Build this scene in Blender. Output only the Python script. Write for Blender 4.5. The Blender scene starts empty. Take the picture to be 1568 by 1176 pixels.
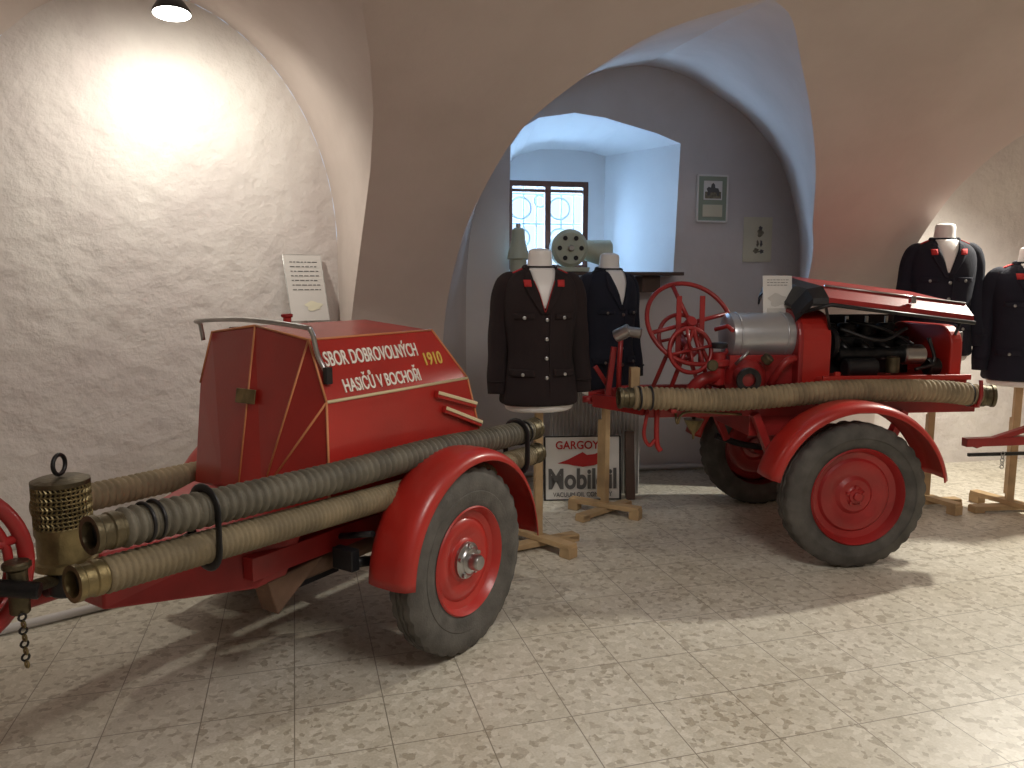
import bpy, bmesh, math, random
from math import sin, cos, pi, radians, sqrt, asin, atan2
from mathutils import Vector, Matrix, Quaternion
random.seed(4)
S = bpy.context.scene
COL = S.collection

# ------------------------------------------------------------------ materials
def nodes(m):
    m.use_nodes = True
    return m.node_tree.nodes, m.node_tree.links
def mat(name, col, rough=.5, metal=0., bump=0., bscale=60., var=0., vscale=6., coat=0., emit=0., dark=None):
    m = bpy.data.materials.new(name); N, L = nodes(m)
    b = N['Principled BSDF']
    b.inputs['Roughness'].default_value = rough
    b.inputs['Metallic'].default_value = metal
    if coat: b.inputs['Coat Weight'].default_value = coat; b.inputs['Coat Roughness'].default_value = .18
    tc = N.new('ShaderNodeTexCoord')
    nz = N.new('ShaderNodeTexNoise'); nz.inputs['Scale'].default_value = vscale; nz.inputs['Detail'].default_value = 6
    L.new(tc.outputs['Object'], nz.inputs['Vector'])
    rp = N.new('ShaderNodeValToRGB')
    d = dark if dark else tuple(c*(1-var) for c in col)
    rp.color_ramp.elements[0].position = .35; rp.color_ramp.elements[1].position = .65
    rp.color_ramp.elements[0].color = (*d, 1); rp.color_ramp.elements[1].color = (*col, 1)
    L.new(nz.outputs['Fac'], rp.inputs['Fac']); L.new(rp.outputs['Color'], b.inputs['Base Color'])
    if bump:
        n2 = N.new('ShaderNodeTexNoise'); n2.inputs['Scale'].default_value = bscale; n2.inputs['Detail'].default_value = 5
        L.new(tc.outputs['Object'], n2.inputs['Vector'])
        bp = N.new('ShaderNodeBump'); bp.inputs['Strength'].default_value = bump; bp.inputs['Distance'].default_value = .01
        L.new(n2.outputs['Fac'], bp.inputs['Height']); L.new(bp.outputs['Normal'], b.inputs['Normal'])
    if emit:
        b.inputs['Emission Color'].default_value = (*col, 1); b.inputs['Emission Strength'].default_value = emit
    return m

def plaster(name, c1, c2, big=.5, dist=.03):
    m = bpy.data.materials.new(name); N, L = nodes(m); b = N['Principled BSDF']
    b.inputs['Roughness'].default_value = .92
    tc = N.new('ShaderNodeTexCoord')
    n1 = N.new('ShaderNodeTexNoise'); n1.inputs['Scale'].default_value = 1.3; n1.inputs['Detail'].default_value = 7; n1.inputs['Roughness'].default_value = .6
    L.new(tc.outputs['Object'], n1.inputs['Vector'])
    rp = N.new('ShaderNodeValToRGB'); rp.color_ramp.elements[0].position = .35; rp.color_ramp.elements[1].position = .62
    rp.color_ramp.elements[0].color = (*c2, 1); rp.color_ramp.elements[1].color = (*c1, 1)
    L.new(n1.outputs['Fac'], rp.inputs['Fac']); L.new(rp.outputs['Color'], b.inputs['Base Color'])
    n2 = N.new('ShaderNodeTexNoise'); n2.inputs['Scale'].default_value = 7; n2.inputs['Detail'].default_value = 8; n2.inputs['Roughness'].default_value = .58
    L.new(tc.outputs['Object'], n2.inputs['Vector'])
    n3 = N.new('ShaderNodeTexVoronoi'); n3.inputs['Scale'].default_value = 9; n3.feature = 'SMOOTH_F1'
    L.new(tc.outputs['Object'], n3.inputs['Vector'])
    ad = N.new('ShaderNodeMath'); ad.operation = 'MULTIPLY_ADD'; ad.inputs[1].default_value = .35
    L.new(n3.outputs['Distance'], ad.inputs[0]); L.new(n2.outputs['Fac'], ad.inputs[2])
    bp = N.new('ShaderNodeBump'); bp.inputs['Strength'].default_value = big; bp.inputs['Distance'].default_value = dist
    L.new(ad.outputs[0], bp.inputs['Height']); L.new(bp.outputs['Normal'], b.inputs['Normal'])
    return m

def floor_mat():
    m = bpy.data.materials.new('terrazzo_tile'); N, L = nodes(m); b = N['Principled BSDF']
    b.inputs['Roughness'].default_value = .4
    tc = N.new('ShaderNodeTexCoord'); mp = N.new('ShaderNodeMapping'); mp.inputs['Rotation'].default_value = (0, 0, radians(-15.7))
    mp.inputs['Location'].default_value = (.05, .12, 0)
    L.new(tc.outputs['Object'], mp.inputs['Vector'])
    v = N.new('ShaderNodeTexVoronoi'); v.inputs['Scale'].default_value = 46; v.inputs['Randomness'].default_value = 1
    nz = N.new('ShaderNodeTexNoise'); nz.inputs['Scale'].default_value = 30; nz.inputs['Detail'].default_value = 3
    L.new(mp.outputs[0], nz.inputs['Vector'])
    mx = N.new('ShaderNodeMix'); mx.data_type = 'VECTOR'; mx.inputs['Factor'].default_value = .04
    L.new(mp.outputs[0], mx.inputs[4]); L.new(nz.outputs['Color'], mx.inputs[5]); L.new(mx.outputs[1], v.inputs['Vector'])
    sp = N.new('ShaderNodeSeparateColor'); L.new(v.outputs['Color'], sp.inputs[0])
    rp = N.new('ShaderNodeValToRGB'); e = rp.color_ramp.elements; rp.color_ramp.interpolation = 'CONSTANT'
    e[0].position = 0; e[0].color = (.45, .41, .33, 1); e[1].position = .11; e[1].color = (.59, .555, .465, 1)
    x = e.new(.36); x.color = (.64, .605, .515, 1); x = e.new(.78); x.color = (.71, .675, .585, 1); x = e.new(.95); x.color = (.51, .47, .39, 1)
    L.new(sp.outputs[0], rp.inputs['Fac'])
    n4 = N.new('ShaderNodeTexNoise'); n4.inputs['Scale'].default_value = 120; L.new(mp.outputs[0], n4.inputs['Vector'])
    m2 = N.new('ShaderNodeMix'); m2.data_type = 'RGBA'; m2.blend_type = 'OVERLAY'; m2.inputs['Factor'].default_value = .3
    L.new(rp.outputs['Color'], m2.inputs[6]); L.new(n4.outputs['Fac'], m2.inputs[7])
    br = N.new('ShaderNodeTexBrick'); br.offset = 0; br.inputs['Scale'].default_value = 1; br.inputs['Brick Width'].default_value = .3
    br.inputs['Row Height'].default_value = .3; br.inputs['Mortar Size'].default_value = .002; br.inputs['Mortar Smooth'].default_value = .1
    L.new(mp.outputs[0], br.inputs['Vector'])
    m3 = N.new('ShaderNodeMix'); m3.data_type = 'RGBA'; L.new(br.outputs['Fac'], m3.inputs['Factor'])
    L.new(m2.outputs[2], m3.inputs[6]); m3.inputs[7].default_value = (.29, .26, .21, 1)
    n5 = N.new('ShaderNodeTexNoise'); n5.inputs['Scale'].default_value = 1.6; n5.inputs['Detail'].default_value = 5; L.new(mp.outputs[0], n5.inputs['Vector'])
    r5 = N.new('ShaderNodeValToRGB'); r5.color_ramp.elements[0].position = .3; r5.color_ramp.elements[0].color = (.84, .82, .78, 1); r5.color_ramp.elements[1].position = .6
    L.new(n5.outputs['Fac'], r5.inputs['Fac'])
    m4 = N.new('ShaderNodeMix'); m4.data_type = 'RGBA'; m4.blend_type = 'MULTIPLY'; m4.inputs['Factor'].default_value = 1
    L.new(m3.outputs[2], m4.inputs[6]); L.new(r5.outputs['Color'], m4.inputs[7])
    L.new(m4.outputs[2], b.inputs['Base Color'])
    bp = N.new('ShaderNodeBump'); bp.inputs['Strength'].default_value = .4; bp.inputs['Distance'].default_value = .002; bp.invert = True
    L.new(br.outputs['Fac'], bp.inputs['Height']); L.new(bp.outputs['Normal'], b.inputs['Normal'])
    return m

RED = mat('red_paint', (.47, .022, .015), .4, 0, .06, 90, .2, 4, coat=.35)
RED2 = mat('dark_red_paint', (.37, .018, .018), .45, 0, .08, 70, .35, 5, coat=.2)
RUB = mat('tire_rubber', (.12, .112, .10), .85, 0, .25, 120, .5, 9)
BLK = mat('black_metal', (.02, .02, .022), .4, .2, .1, 80, .3)
OIL = mat('oily_engine', (.03, .029, .03), .35, .6, .3, 50, .5, 12)
STEEL = mat('steel', (.5, .5, .5), .3, 1, .05, 60, .25)
GREY = mat('grey_tank', (.5, .52, .55), .3, .6, .03, 40, .12)
BRASS = mat('brass', (.30, .24, .12), .42, .85, .2, 70, .5, 14)
DBRASS = mat('tarnished_brass', (.15, .125, .075), .45, .8, .25, 70, .5, 14)
HOSE = mat('hose_black', (.145, .13, .095), .6, 0, .2, 160, .4, 12)
HOSEB = mat('hose_tan', (.32, .25, .15), .75, 0, .25, 160, .35, 10)
HOSEG = mat('hose_olive', (.21, .165, .095), .72, 0, .25, 160, .35, 10)
CREAM = mat('cream_lining', (.72, .62, .38), .5)
WHT = mat('white_lettering', (.9, .88, .8), .5)
YEL = mat('yellow_lettering', (.75, .55, .12), .5)
WOOD = mat('pale_wood', (.56, .39, .21), .6, 0, .1, 40, .3, 7)
DWOOD = mat('dark_wood', (.10, .06, .045), .5, 0, .1, 40, .3, 7)
FRAMEW = mat('window_wood', (.13, .05, .03), .45, 0, .05, 40, .3, 7)
MANN = mat('mannequin_white', (.85, .84, .83), .35)
CLOTH1 = mat('maroon_cloth', (.020, .011, .012), .9, 0, .3, 300, .3, 4)
CLOTH2 = mat('navy_cloth', (.010, .012, .026), .9, 0, .3, 300, .3, 4)
REDC = mat('red_cloth', (.5, .03, .03), .8)
PAPER = mat('paper', (.8, .79, .76), .7, 0, 0, 60, .06, 4)
PAPERG = mat('paper_grey', (.6, .58, .56), .5, 0, 0, 60, .08, 4)
PAPERY = mat('paper_yellowed', (.70, .67, .52), .7, 0, 0, 60, .1, 4)
INK = mat('ink', (.12, .12, .12), .7)
SKETCH = mat('sketch_brown', (.30, .27, .19), .7, 0, 0, 60, .5, 60)
GRNF = mat('green_mount', (.3, .35, .27), .6)
SGREEN = mat('siren_grey_green', (.58, .62, .48), .4, 0, .1, 60, .15)
ZINC = mat('zinc_sheet', (.62, .61, .58), .5, .15, .05, 40, .15)
RUST = mat('rust_brown', (.22, .13, .085), .8, .2, .3, 50, .4)
GRILLE = mat('grille_paint', (.4, .52, .62), .5)
PLV = plaster('plaster_vault', (.64, .56, .52), (.57, .495, .455), .22, .02)
PLW = plaster('plaster_wall', (.74, .70, .67), (.62, .565, .55), .6, .04)
PLB = plaster('plaster_back', (.66, .625, .615), (.59, .55, .535), .25, .02)
PLR = plaster('plaster_reveal', (.75, .76, .77), (.7, .71, .72), .2, .02)
FLOOR = floor_mat()
LAMPM = mat('lamp_lens', (1, .98, .9), .3, emit=25)

# ------------------------------------------------------------------ helpers
def empty(name, loc=(0, 0, 0), rz=0):
    o = bpy.data.objects.new(name, None); COL.objects.link(o); o.location = loc; o.rotation_euler = (0, 0, rz)
    o.empty_display_size = .1
    return o
def mk(name, vs, fs, m, parent=None, smooth=False, bevel=0, solid=0, ms=None):
    me = bpy.data.meshes.new(name); me.from_pydata([tuple(v) for v in vs], [], fs); me.update()
    bm = bmesh.new(); bm.from_mesh(me); bmesh.ops.recalc_face_normals(bm, faces=bm.faces); bm.to_mesh(me); bm.free()
    o = bpy.data.objects.new(name, me); COL.objects.link(o)
    me.materials.append(m)
    if smooth:
        for p in me.polygons: p.use_smooth = True
    if solid:
        md = o.modifiers.new('s', 'SOLIDIFY'); md.thickness = solid; md.offset = 0
    if bevel:
        md = o.modifiers.new('b', 'BEVEL'); md.width = bevel; md.segments = 2; md.limit_method = 'ANGLE'; md.angle_limit = radians(35)
    if parent: o.parent = parent
    return o
def box(name, c, sz, m, parent=None, rot=(0, 0, 0), bevel=.004):
    from mathutils import Euler
    R = Euler(rot).to_matrix(); c = Vector(c); h = [s/2 for s in sz]
    vs = [c+R@Vector((sx*h[0], sy*h[1], sz_*h[2])) for sx in (-1, 1) for sy in (-1, 1) for sz_ in (-1, 1)]
    fs = [(0, 1, 3, 2), (4, 6, 7, 5), (0, 4, 5, 1), (2, 3, 7, 6), (0, 2, 6, 4), (1, 5, 7, 3)]
    return mk(name, vs, fs, m, parent, bevel=bevel)
def beam(name, a, b, w, h, m, parent=None, bevel=.003):
    a = Vector(a); b = Vector(b); d = (b-a).normalized()
    up = Vector((0, 0, 1)) if abs(d.z) < .95 else Vector((0, 1, 0))
    s = d.cross(up).normalized(); u = s.cross(d)
    vs = [p+s*(i*w/2)+u*(j*h/2) for p in (a, b) for i, j in ((-1, -1), (1, -1), (1, 1), (-1, 1))]
    fs = [(0, 1, 2, 3), (7, 6, 5, 4), (0, 4, 5, 1), (1, 5, 6, 2), (2, 6, 7, 3), (3, 7, 4, 0)]
    return mk(name, vs, fs, m, parent, bevel=bevel)
def cr(pts, n):
    pts = [Vector(p) for p in pts]; out = []
    P = [pts[0]*2-pts[1]]+pts+[pts[-1]*2-pts[-2]]
    for i in range(1, len(P)-2):
        for k in range(n):
            t = k/n; a, b, c, d = P[i-1:i+3]
            out.append(.5*((2*b)+(c-a)*t+(2*a-5*b+4*c-d)*t*t+(3*b-a-3*c+d)*t**3))
    out.append(pts[-1]); return out
def tube(name, pts, rad, m, parent=None, seg=12, n=0, closed=False, flat=1.0):
    if n: pts = cr(pts, n)
    pts = [Vector(p) for p in pts]; N = len(pts); vs = []; fs = []
    def tan(i):
        if closed: return (pts[(i+1) % N]-pts[i-1]).normalized()
        return (pts[min(i+1, N-1)]-pts[max(i-1, 0)]).normalized()
    t = tan(0); up = Vector((0, 0, 1)) if abs(t.z) < .9 else Vector((0, 1, 0))
    u = (up-t*up.dot(t)).normalized()
    for i in range(N):
        t = tan(i); u = (u-t*u.dot(t)).normalized(); w = t.cross(u)
        r = rad(i/(N-1)) if callable(rad) else rad
        for k in range(seg):
            a = 2*pi*k/seg; vs.append(pts[i]+u*(r*cos(a))+w*(r*flat*sin(a)))
    for i in range(N-1 if not closed else N):
        j = (i+1) % N
        for k in range(seg):
            l = (k+1) % seg; fs.append((i*seg+k, i*seg+l, j*seg+l, j*seg+k))
    if not closed:
        fs.append(tuple(range(seg))); fs.append(tuple((N-1)*seg+k for k in range(seg)))
    o = mk(name, vs, fs, m, parent, smooth=True)
    if not closed:
        for p in o.data.polygons:
            if len(p.vertices) > 4: p.use_smooth = False
    return o
def orient(normal):
    return Vector((0, 0, 1)).rotation_difference(Vector(normal).normalized()).to_matrix()
def ring(name, c, R, r, m, parent=None, normal=(0, -1, 0), n=48, seg=10):
    M = orient(normal); c = Vector(c)
    return tube(name, [c+M@Vector((R*cos(2*pi*i/n), R*sin(2*pi*i/n), 0)) for i in range(n)], r, m, parent, seg, closed=True)
def lathe(name, prof, c, axis, m, parent=None, seg=48, smooth=True, tread=None):
    """prof: (radius, height along axis)"""
    M = orient(axis); c = Vector(c); vs = []; fs = []
    for i, (r, h) in enumerate(prof):
        for k in range(seg):
            a = 2*pi*k/seg; rr = r
            if tread and i in tread and (k % 3 == 0): rr = r-.009
            vs.append(c+M@Vector((rr*cos(a), rr*sin(a), h)))
    for i in range(len(prof)-1):
        for k in range(seg):
            l = (k+1) % seg; fs.append((i*seg+k, i*seg+l, (i+1)*seg+l, (i+1)*seg+k))
    o = mk(name, vs, fs, m, parent, smooth=smooth)
    bm = bmesh.new(); bm.from_mesh(o.data); bmesh.ops.remove_doubles(bm, verts=bm.verts, dist=1e-5)
    bmesh.ops.recalc_face_normals(bm, faces=bm.faces)
    for e in bm.edges:
        if len(e.link_faces) == 2 and e.calc_face_angle(0) > radians(38): e.smooth = False
    bm.to_mesh(o.data); bm.free()
    return o
def cyl(name, a, b, r, m, parent=None, seg=28, r2=None, cap=.15):
    a = Vector(a); b = Vector(b); L = (b-a).length; r2 = r if r2 is None else r2; c = min(r, r2)*cap
    return lathe(name, [(0, 0), (r-c, 0), (r, c), (r2, L-c), (r2-c, L), (0, L)], a, (b-a), m, parent, seg)
def text(name, s, w, h, m, parent, M, depth=.002, bold=0):
    cu = bpy.data.curves.new(name, 'FONT'); cu.body = s; cu.extrude = .01; cu.align_x = 'LEFT'; cu.offset = bold
    t = bpy.data.objects.new(name+'_t', cu); COL.objects.link(t); bpy.context.view_layer.update()
    me = bpy.data.meshes.new_from_object(t.evaluated_get(bpy.context.evaluated_depsgraph_get()))
    bpy.data.objects.remove(t)
    xs = [v.co.x for v in me.vertices]; ys = [v.co.y for v in me.vertices]
    x0, x1, y0, y1 = min(xs), max(xs), min(ys), max(ys)
    for v in me.vertices:
        v.co = M@Vector(((v.co.x-x0)/(x1-x0)*w, (v.co.y-y0)/(y1-y0)*h, depth if v.co.z > 0 else -depth))
    me.materials.clear(); me.materials.append(m)
    o = bpy.data.objects.new(name, me); COL.objects.link(o); o.parent = parent
    return o
def ribbed(name, pts, r, m, parent, pitch=.021, amp=.0045, step=6):
    c = cr(pts, 40); L = [0]
    for i in range(1, len(c)): L.append(L[-1]+(c[i]-c[i-1]).length)
    T = L[-1]; n = int(T/pitch*step); out = []; j = 0
    for i in range(n+1):
        d = T*i/n
        while j < len(L)-2 and L[j+1] < d: j += 1
        f = (d-L[j])/(L[j+1]-L[j]); out.append(c[j].lerp(c[j+1], f))
    return tube(name, out, lambda t: r+amp*(abs(sin(pi*t*T/pitch))-.6), m, parent, 20)
def coupling(name, c, d, r, m, parent):
    lathe(name+'_bore', [(r*.74, -.01), (r*.74, .03), (0, .028)], c, d, BLK, parent, 24)
    return lathe(name, [(r*.72, -.002), (r*.72, .045), (r*.8, .055), (r*1.1, .055), (r*1.1, .04), (r*1.0, .035), (r*1.0, .012), (r*1.08, .008), (r*1.08, -.012), (r, -.015), (r, -.045)], c, d, m, parent, 28)

# ------------------------------------------------------------------ room shell (s along back, q depth, z)
TH = math.atan(.2); CT_, ST_ = cos(TH), sin(TH)
def W(s, q, z): return Vector((s*CT_-q*ST_, s*ST_+q*CT_, z))
def qp(z):
    if z <= .8: return 4.8
    return .9+3.9*sqrt(max(0, 1-((z-.8)/2.3)**2))
def interp(tab, z):
    for (z0, s0), (z1, s1) in zip(tab, tab[1:]):
        if z <= z1: return s0+(s1-s0)*max(0, (z-z0))/(z1-z0)
    return tab[-1][1]
A2L = [(.50, 0), (.51, .6), (.523, 1.22), (.60, 1.685), (.68, 1.92), (.81, 2.18), (.97, 2.34), (1.24, 2.51), (1.455, 2.59), (1.77, 2.66)]
A2R = [(2.95, 0), (2.945, .7), (2.91, 1.505), (2.78, 1.82), (2.606, 2.10), (2.357, 2.34), (2.08, 2.53), (1.92, 2.62), (1.77, 2.66)]
L2L = [(.77, 0), (.77, .7), (.77, 1.3), (.80, 1.75), (.87, 2.05), (1.0, 2.35), (1.2, 2.58), (1.42, 2.77), (1.7, 2.94), (2.08, 3.02)]
L2R = [(3.43, 0), (3.43, .8), (3.41, 1.65), (3.335, 2.066), (3.18, 2.41), (2.92, 2.68), (2.6, 2.87), (2.35, 2.98), (2.08, 3.02)]
a1 = [(0, -.05), (1.23, -.04), (1.6, .017), (2.04, .085), (2.27, .1), (2.44, .084), (2.59, .046), (2.66, .0), (2.8, -.25), (2.95, -.7), (3.0, -1.4)]
a3 = [(0, 3.6), (1.7, 3.6), (2.02, 3.62), (2.19, 3.68), (2.4, 3.82), (2.66, 4.1), (2.8, 4.35), (2.95, 4.7), (3.0, 5.2)]
def sm2(l): return [(v.x, v.y) for v in cr([(a, b, 0) for a, b in l], 5)]
sA2L, sA2R, sL2L, sL2R = map(sm2, (A2L, A2R, L2L, L2R))
extra = [2.7, 2.75, 2.8, 2.85, 2.9, 2.93, 2.96, 2.98, 3.0]
V = []; F = []
def grid(rows):
    b = len(V); n = len(rows[0])
    for r in rows: V.extend(r)
    for i in range(len(rows)-1):
        for j in range(n-1):
            F.append((b+i*n+j, b+i*n+j+1, b+(i+1)*n+j+1, b+(i+1)*n+j))
def strip(tabL, tabR, zs, n=10):
    rows = []
    for k, z in enumerate(zs):
        sl, sr = tabL(k, z), tabR(k, z)
        rows.append([W(sl+(sr-sl)*i/n, qp(z), z) for i in range(n+1)])
    grid(rows)
zA = [z for s, z in sA2L]+extra; zB = [z for s, z in sA2R]+extra
strip(lambda k, z: interp(a1, z), lambda k, z: sA2L[k][0] if k < len(sA2L) else 1.77, zA)
strip(lambda k, z: sA2R[k][0] if k < len(sA2R) else 1.77, lambda k, z: interp(a3, z), zB)
rows = []
ph0 = asin(2.2/2.3)
for i in range(31):
    ph = ph0+(pi-ph0)*i/30
    z = .8+2.3*sin(ph); q = .9+3.9*cos(ph)
    rows.append([W(-3.4+10.6*j/30, q, z) for j in range(31)])
rows.append([W(-3.4+10.6*j/30, -3.0, 0) for j in range(31)])
grid(rows)
QB = 5.55
def web(front, back, n=8):
    rows = []
    for a, b in zip(front, back): rows.append([a.lerp(b, i/n) for i in range(n+1)])
    grid(rows)
web([W(s, qp(z), z) for s, z in sA2L], [W(s, QB, z) for s, z in sL2L])
web([W(s, qp(z), z) for s, z in sA2R], [W(s, QB, z) for s, z in sL2R])
C1 = Vector((-2.0, 4.461, 0)); H1 = Vector((.88, .539, 0))
def lun(C, H, z, side, zs=1.7, hh=1.35, zf=3.0):
    if z <= zs: return C+H*side+Vector((0, 0, z))
    f = min(1, (z-zs)/(zf-zs)); th = asin(f)
    return C+H*(side*cos(th))+Vector((0, 0, zs+hh*f))
web([W(interp(a1, z), qp(z), z) for z in zA], [lun(C1, H1, z, 1) for z in zA])
zz = [3.0, 2.98, 2.95, 2.9, 2.8, 2.65, 2.4, 2.1, 1.7, 1.2, .6, 0]
fl = [W(-1.4, 2.04, 3.0), W(-1.8, 2.04, 3.0), W(-2.2, 2.04, 2.98), W(-2.6, 2.04, 2.93), W(-2.9, 2.04, 2.8), W(-3.1, 2.04, 2.65), W(-3.25, 2.04, 2.4), W(-3.35, 2.04, 2.1), W(-3.4, 2.04, 1.7), W(-3.4, 2.04, 1.2), W(-3.4, 2.04, .6), W(-3.4, 2.04, 0)]
web(fl, [lun(C1, H1, z, -1) for z in zz])
C3 = W(5.2, 5.3, 0); H3 = W(-1.42, 0, 0)
web([W(interp(a3, z), qp(z), z) for z in zB], [lun(C3, H3, z, 1) for z in zB])
fr = [W(5.2, 2.04, 3.0), W(5.6, 2.04, 3.0), W(6.0, 2.04, 2.98), W(6.4, 2.04, 2.93), W(6.7, 2.04, 2.8), W(6.9, 2.04, 2.65), W(7.05, 2.04, 2.4), W(7.15, 2.04, 2.1), W(7.2, 2.04, 1.7), W(7.2, 2.04, 1.2), W(7.2, 2.04, .6), W(7.2, 2.04, 0)]
web(fr, [lun(C3, H3, z, -1) for z in zz])
mk('ceiling', V, F, PLV, smooth=True)
def lunwall(name, C, H, m, zs=1.7, hh=1.35):
    n = 28
    pts = [C-H, C+H]+[C+H*cos(pi*i/n)+Vector((0, 0, zs+hh*sin(pi*i/n))) for i in range(n+1)]
    return mk(name, pts, [tuple(range(len(pts)))], m)
lunwall('wall_left', C1, H1, PLW); lunwall('wall_right', C3, H3, PLW)
for nm, s, in (('wall_side', -3.4), ('wall_far_side', 7.2)):
    pts = [W(s, 2.04, 0)]+[W(s, .9+3.9*cos(ph0+(pi-ph0)*i/20), .8+2.3*sin(ph0+(pi-ph0)*i/20)) for i in range(21)]+[W(s, -3.0, 0)]
    mk(nm, pts, [tuple(range(len(pts)))], PLW)
OP = [(1.09, 1.50), (1.09, 2.0), (1.10, 2.42), (1.19, 2.55), (1.306, 2.62), (1.57, 2.665), (1.8, 2.64), (1.966, 2.60), (2.2, 2.545), (2.39, 2.478), (2.375, 2.0), (2.36, 1.50)]
OB = [(1.19, 1.50), (1.19, 2.0), (1.19, 2.30), (1.24, 2.42), (1.32, 2.48), (1.5, 2.53), (1.66, 2.535), (1.8, 2.53), (1.92, 2.52), (2.05, 2.49), (2.05, 2.0), (2.05, 1.50)]
WH = [(1.22, 1.56), (1.22, 2.28), (1.91, 2.28), (1.91, 1.56)]
def holed(name, outer, inner, q, m):
    bm = bmesh.new()
    for lp in (outer, inner):
        vs = [bm.verts.new(W(s, q, z)) for s, z in lp]
        for i in range(len(vs)): bm.edges.new((vs[i], vs[(i+1) % len(vs)]))
    bmesh.ops.triangle_fill(bm, use_beauty=True, use_dissolve=False, edges=bm.edges[:])
    bmesh.ops.recalc_face_normals(bm, faces=bm.faces)
    me = bpy.data.meshes.new(name); bm.to_mesh(me); bm.free(); me.materials.append(m)
    o = bpy.data.objects.new(name, me); COL.objects.link(o); return o
holed('wall_back', sL2L+sL2R[::-1][1:], OP, QB, PLB)
holed('wall_window_recess', OB, WH, 6.3, PLR)
n = len(OP); vs = [W(s, QB, z) for s, z in OP]+[W(s, 6.3, z) for s, z in OB]
mk('wall_window_reveal', vs, [(i, (i+1) % n, n+(i+1) % n, n+i) for i in range(n)], PLR)
vs = [W(s, 6.3, z) for s, z in WH]+[W(s, 6.42, z) for s, z in WH]
mk('trim_1', vs, [(i, (i+1) % 4, 4+(i+1) % 4, 4+i) for i in range(4)], PLR)
fl_ = [W(-4, -3.2, 0), W(8, -3.2, 0), W(8, 6.6, 0), W(-4, 6.6, 0)]
mk('floor', fl_+[v-Vector((0, 0, .1)) for v in fl_], [(0, 1, 2, 3), (7, 6, 5, 4), (0, 4, 5, 1), (1, 5, 6, 2), (2, 6, 7, 3), (3, 7, 4, 0)], FLOOR)
tube('baseboard_back', [W(.80, QB-.1, .03), W(1.4, QB-.03, .03), W(2.2, QB-.03, .03), W(3.38, QB-.12, .03)], .02, PAPERG, None, 10, n=6)
tube('baseboard_left', [C1-H1*.98+Vector((.06, -.1, .06)), C1+H1*.95+Vector((.06, -.1, .06))], .018, PAPERG)
tube('trim_2', [(-2.6, 2.62, .02), (-2.08, 3.065, .02), (-1.764, 3.337, .02), (-1.6, 3.55, .02), (-1.62, 4.0, .02), (-1.75, 4.5, .02)], .02, PAPERG, None, 10, n=6)

# window
win = empty('window_1')
def wb(nm, s0, s1, z0, z1, q=6.33, t=.05, m=FRAMEW):
    a = W((s0+s1)/2, q, (z0+z1)/2); return box(nm, a, (s1-s0, t, z1-z0), m, win, (0, 0, TH), .004)
wb('frame_left', 1.22, 1.265, 1.56, 2.28); wb('frame_right', 1.865, 1.91, 1.56, 2.28)
wb('frame_top', 1.22, 1.91, 2.235, 2.28); wb('frame_bottom', 1.22, 1.91, 1.56, 1.6)
wb('mullion', 1.54, 1.59, 1.6, 2.235); wb('sash_top', 1.265, 1.865, 2.19, 2.215, 6.34, .04)
for i, s in enumerate((1.3, 1.41, 1.52, 1.63, 1.74, 1.85)): tube('grille_bar_%d' % i, [W(s, 6.55, 1.4), W(s, 6.55, 2.4)], .009, GRILLE, win, 8)
for i, z in enumerate((1.72, 1.95, 2.2)): tube('grille_rail_%d' % i, [W(1.1, 6.55, z), W(2.0, 6.55, z)], .010, GRILLE, win, 8)
for i, (s, z, r) in enumerate(((1.38, 2.08, .09), (1.72, 2.08, .09), (1.38, 1.83, .08), (1.72, 1.83, .08), (1.55, 2.14, .05))):
    ring('grille_scroll_%d' % i, W(s, 6.54, z), r, .010, GRILLE, win, (ST_, -CT_, 0), 32, 6)

# shelf on the sill
sh = empty('window_shelf')
box('board', W(1.70, 5.48, 1.515), (1.28, .36, .025), DWOOD, sh, (0, 0, TH))
box('bracket', W(2.12, 5.46, 1.44), (.14, .16, .12), DWOOD, sh, (0, 0, TH))
box('bracket_b', W(1.3, 5.46, 1.44), (.14, .16, .12), DWOOD, sh, (0, 0, TH))

# siren on the shelf
si = empty('hand_siren', W(1.50, 5.45, 1.53), TH)
lathe('drum', [(0, -.02), (.05, -.03), (.12, -.025), (.135, -.01), (.135, .06), (.11, .08), (0, .08)], (0, 0, .165), (0, -1, 0), SGREEN, si)
for i in range(6): cyl('port_%d' % i, (.08*cos(i*pi/3), -.08, .165+.08*sin(i*pi/3)), (.08*cos(i*pi/3), -.088, .165+.08*sin(i*pi/3)), .017, BLK, si, 16)
cyl('hub', (0, -.08, .165), (0, -.11, .165), .02, STEEL, si)
cyl('horn', (.05, .03, .17), (.32, .03, .13), .06, SGREEN, si, 28, .1)
box('foot', (0, 0, .015), (.3, .14, .03), SGREEN, si)
ln = empty('signal_lantern', W(1.13, 5.42, 1.53), TH)
lathe('shade', [(.001, .31), (.03, .305), (.045, .29), (.05, .22), (.075, .12), (.08, .09), (.06, .08), (.06, 0), (0, 0)], (0, 0, 0), (0, 0, 1), SGREEN, ln)
cyl('cap', (0, 0, .3), (0, 0, .335), .018, STEEL, ln)

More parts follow.
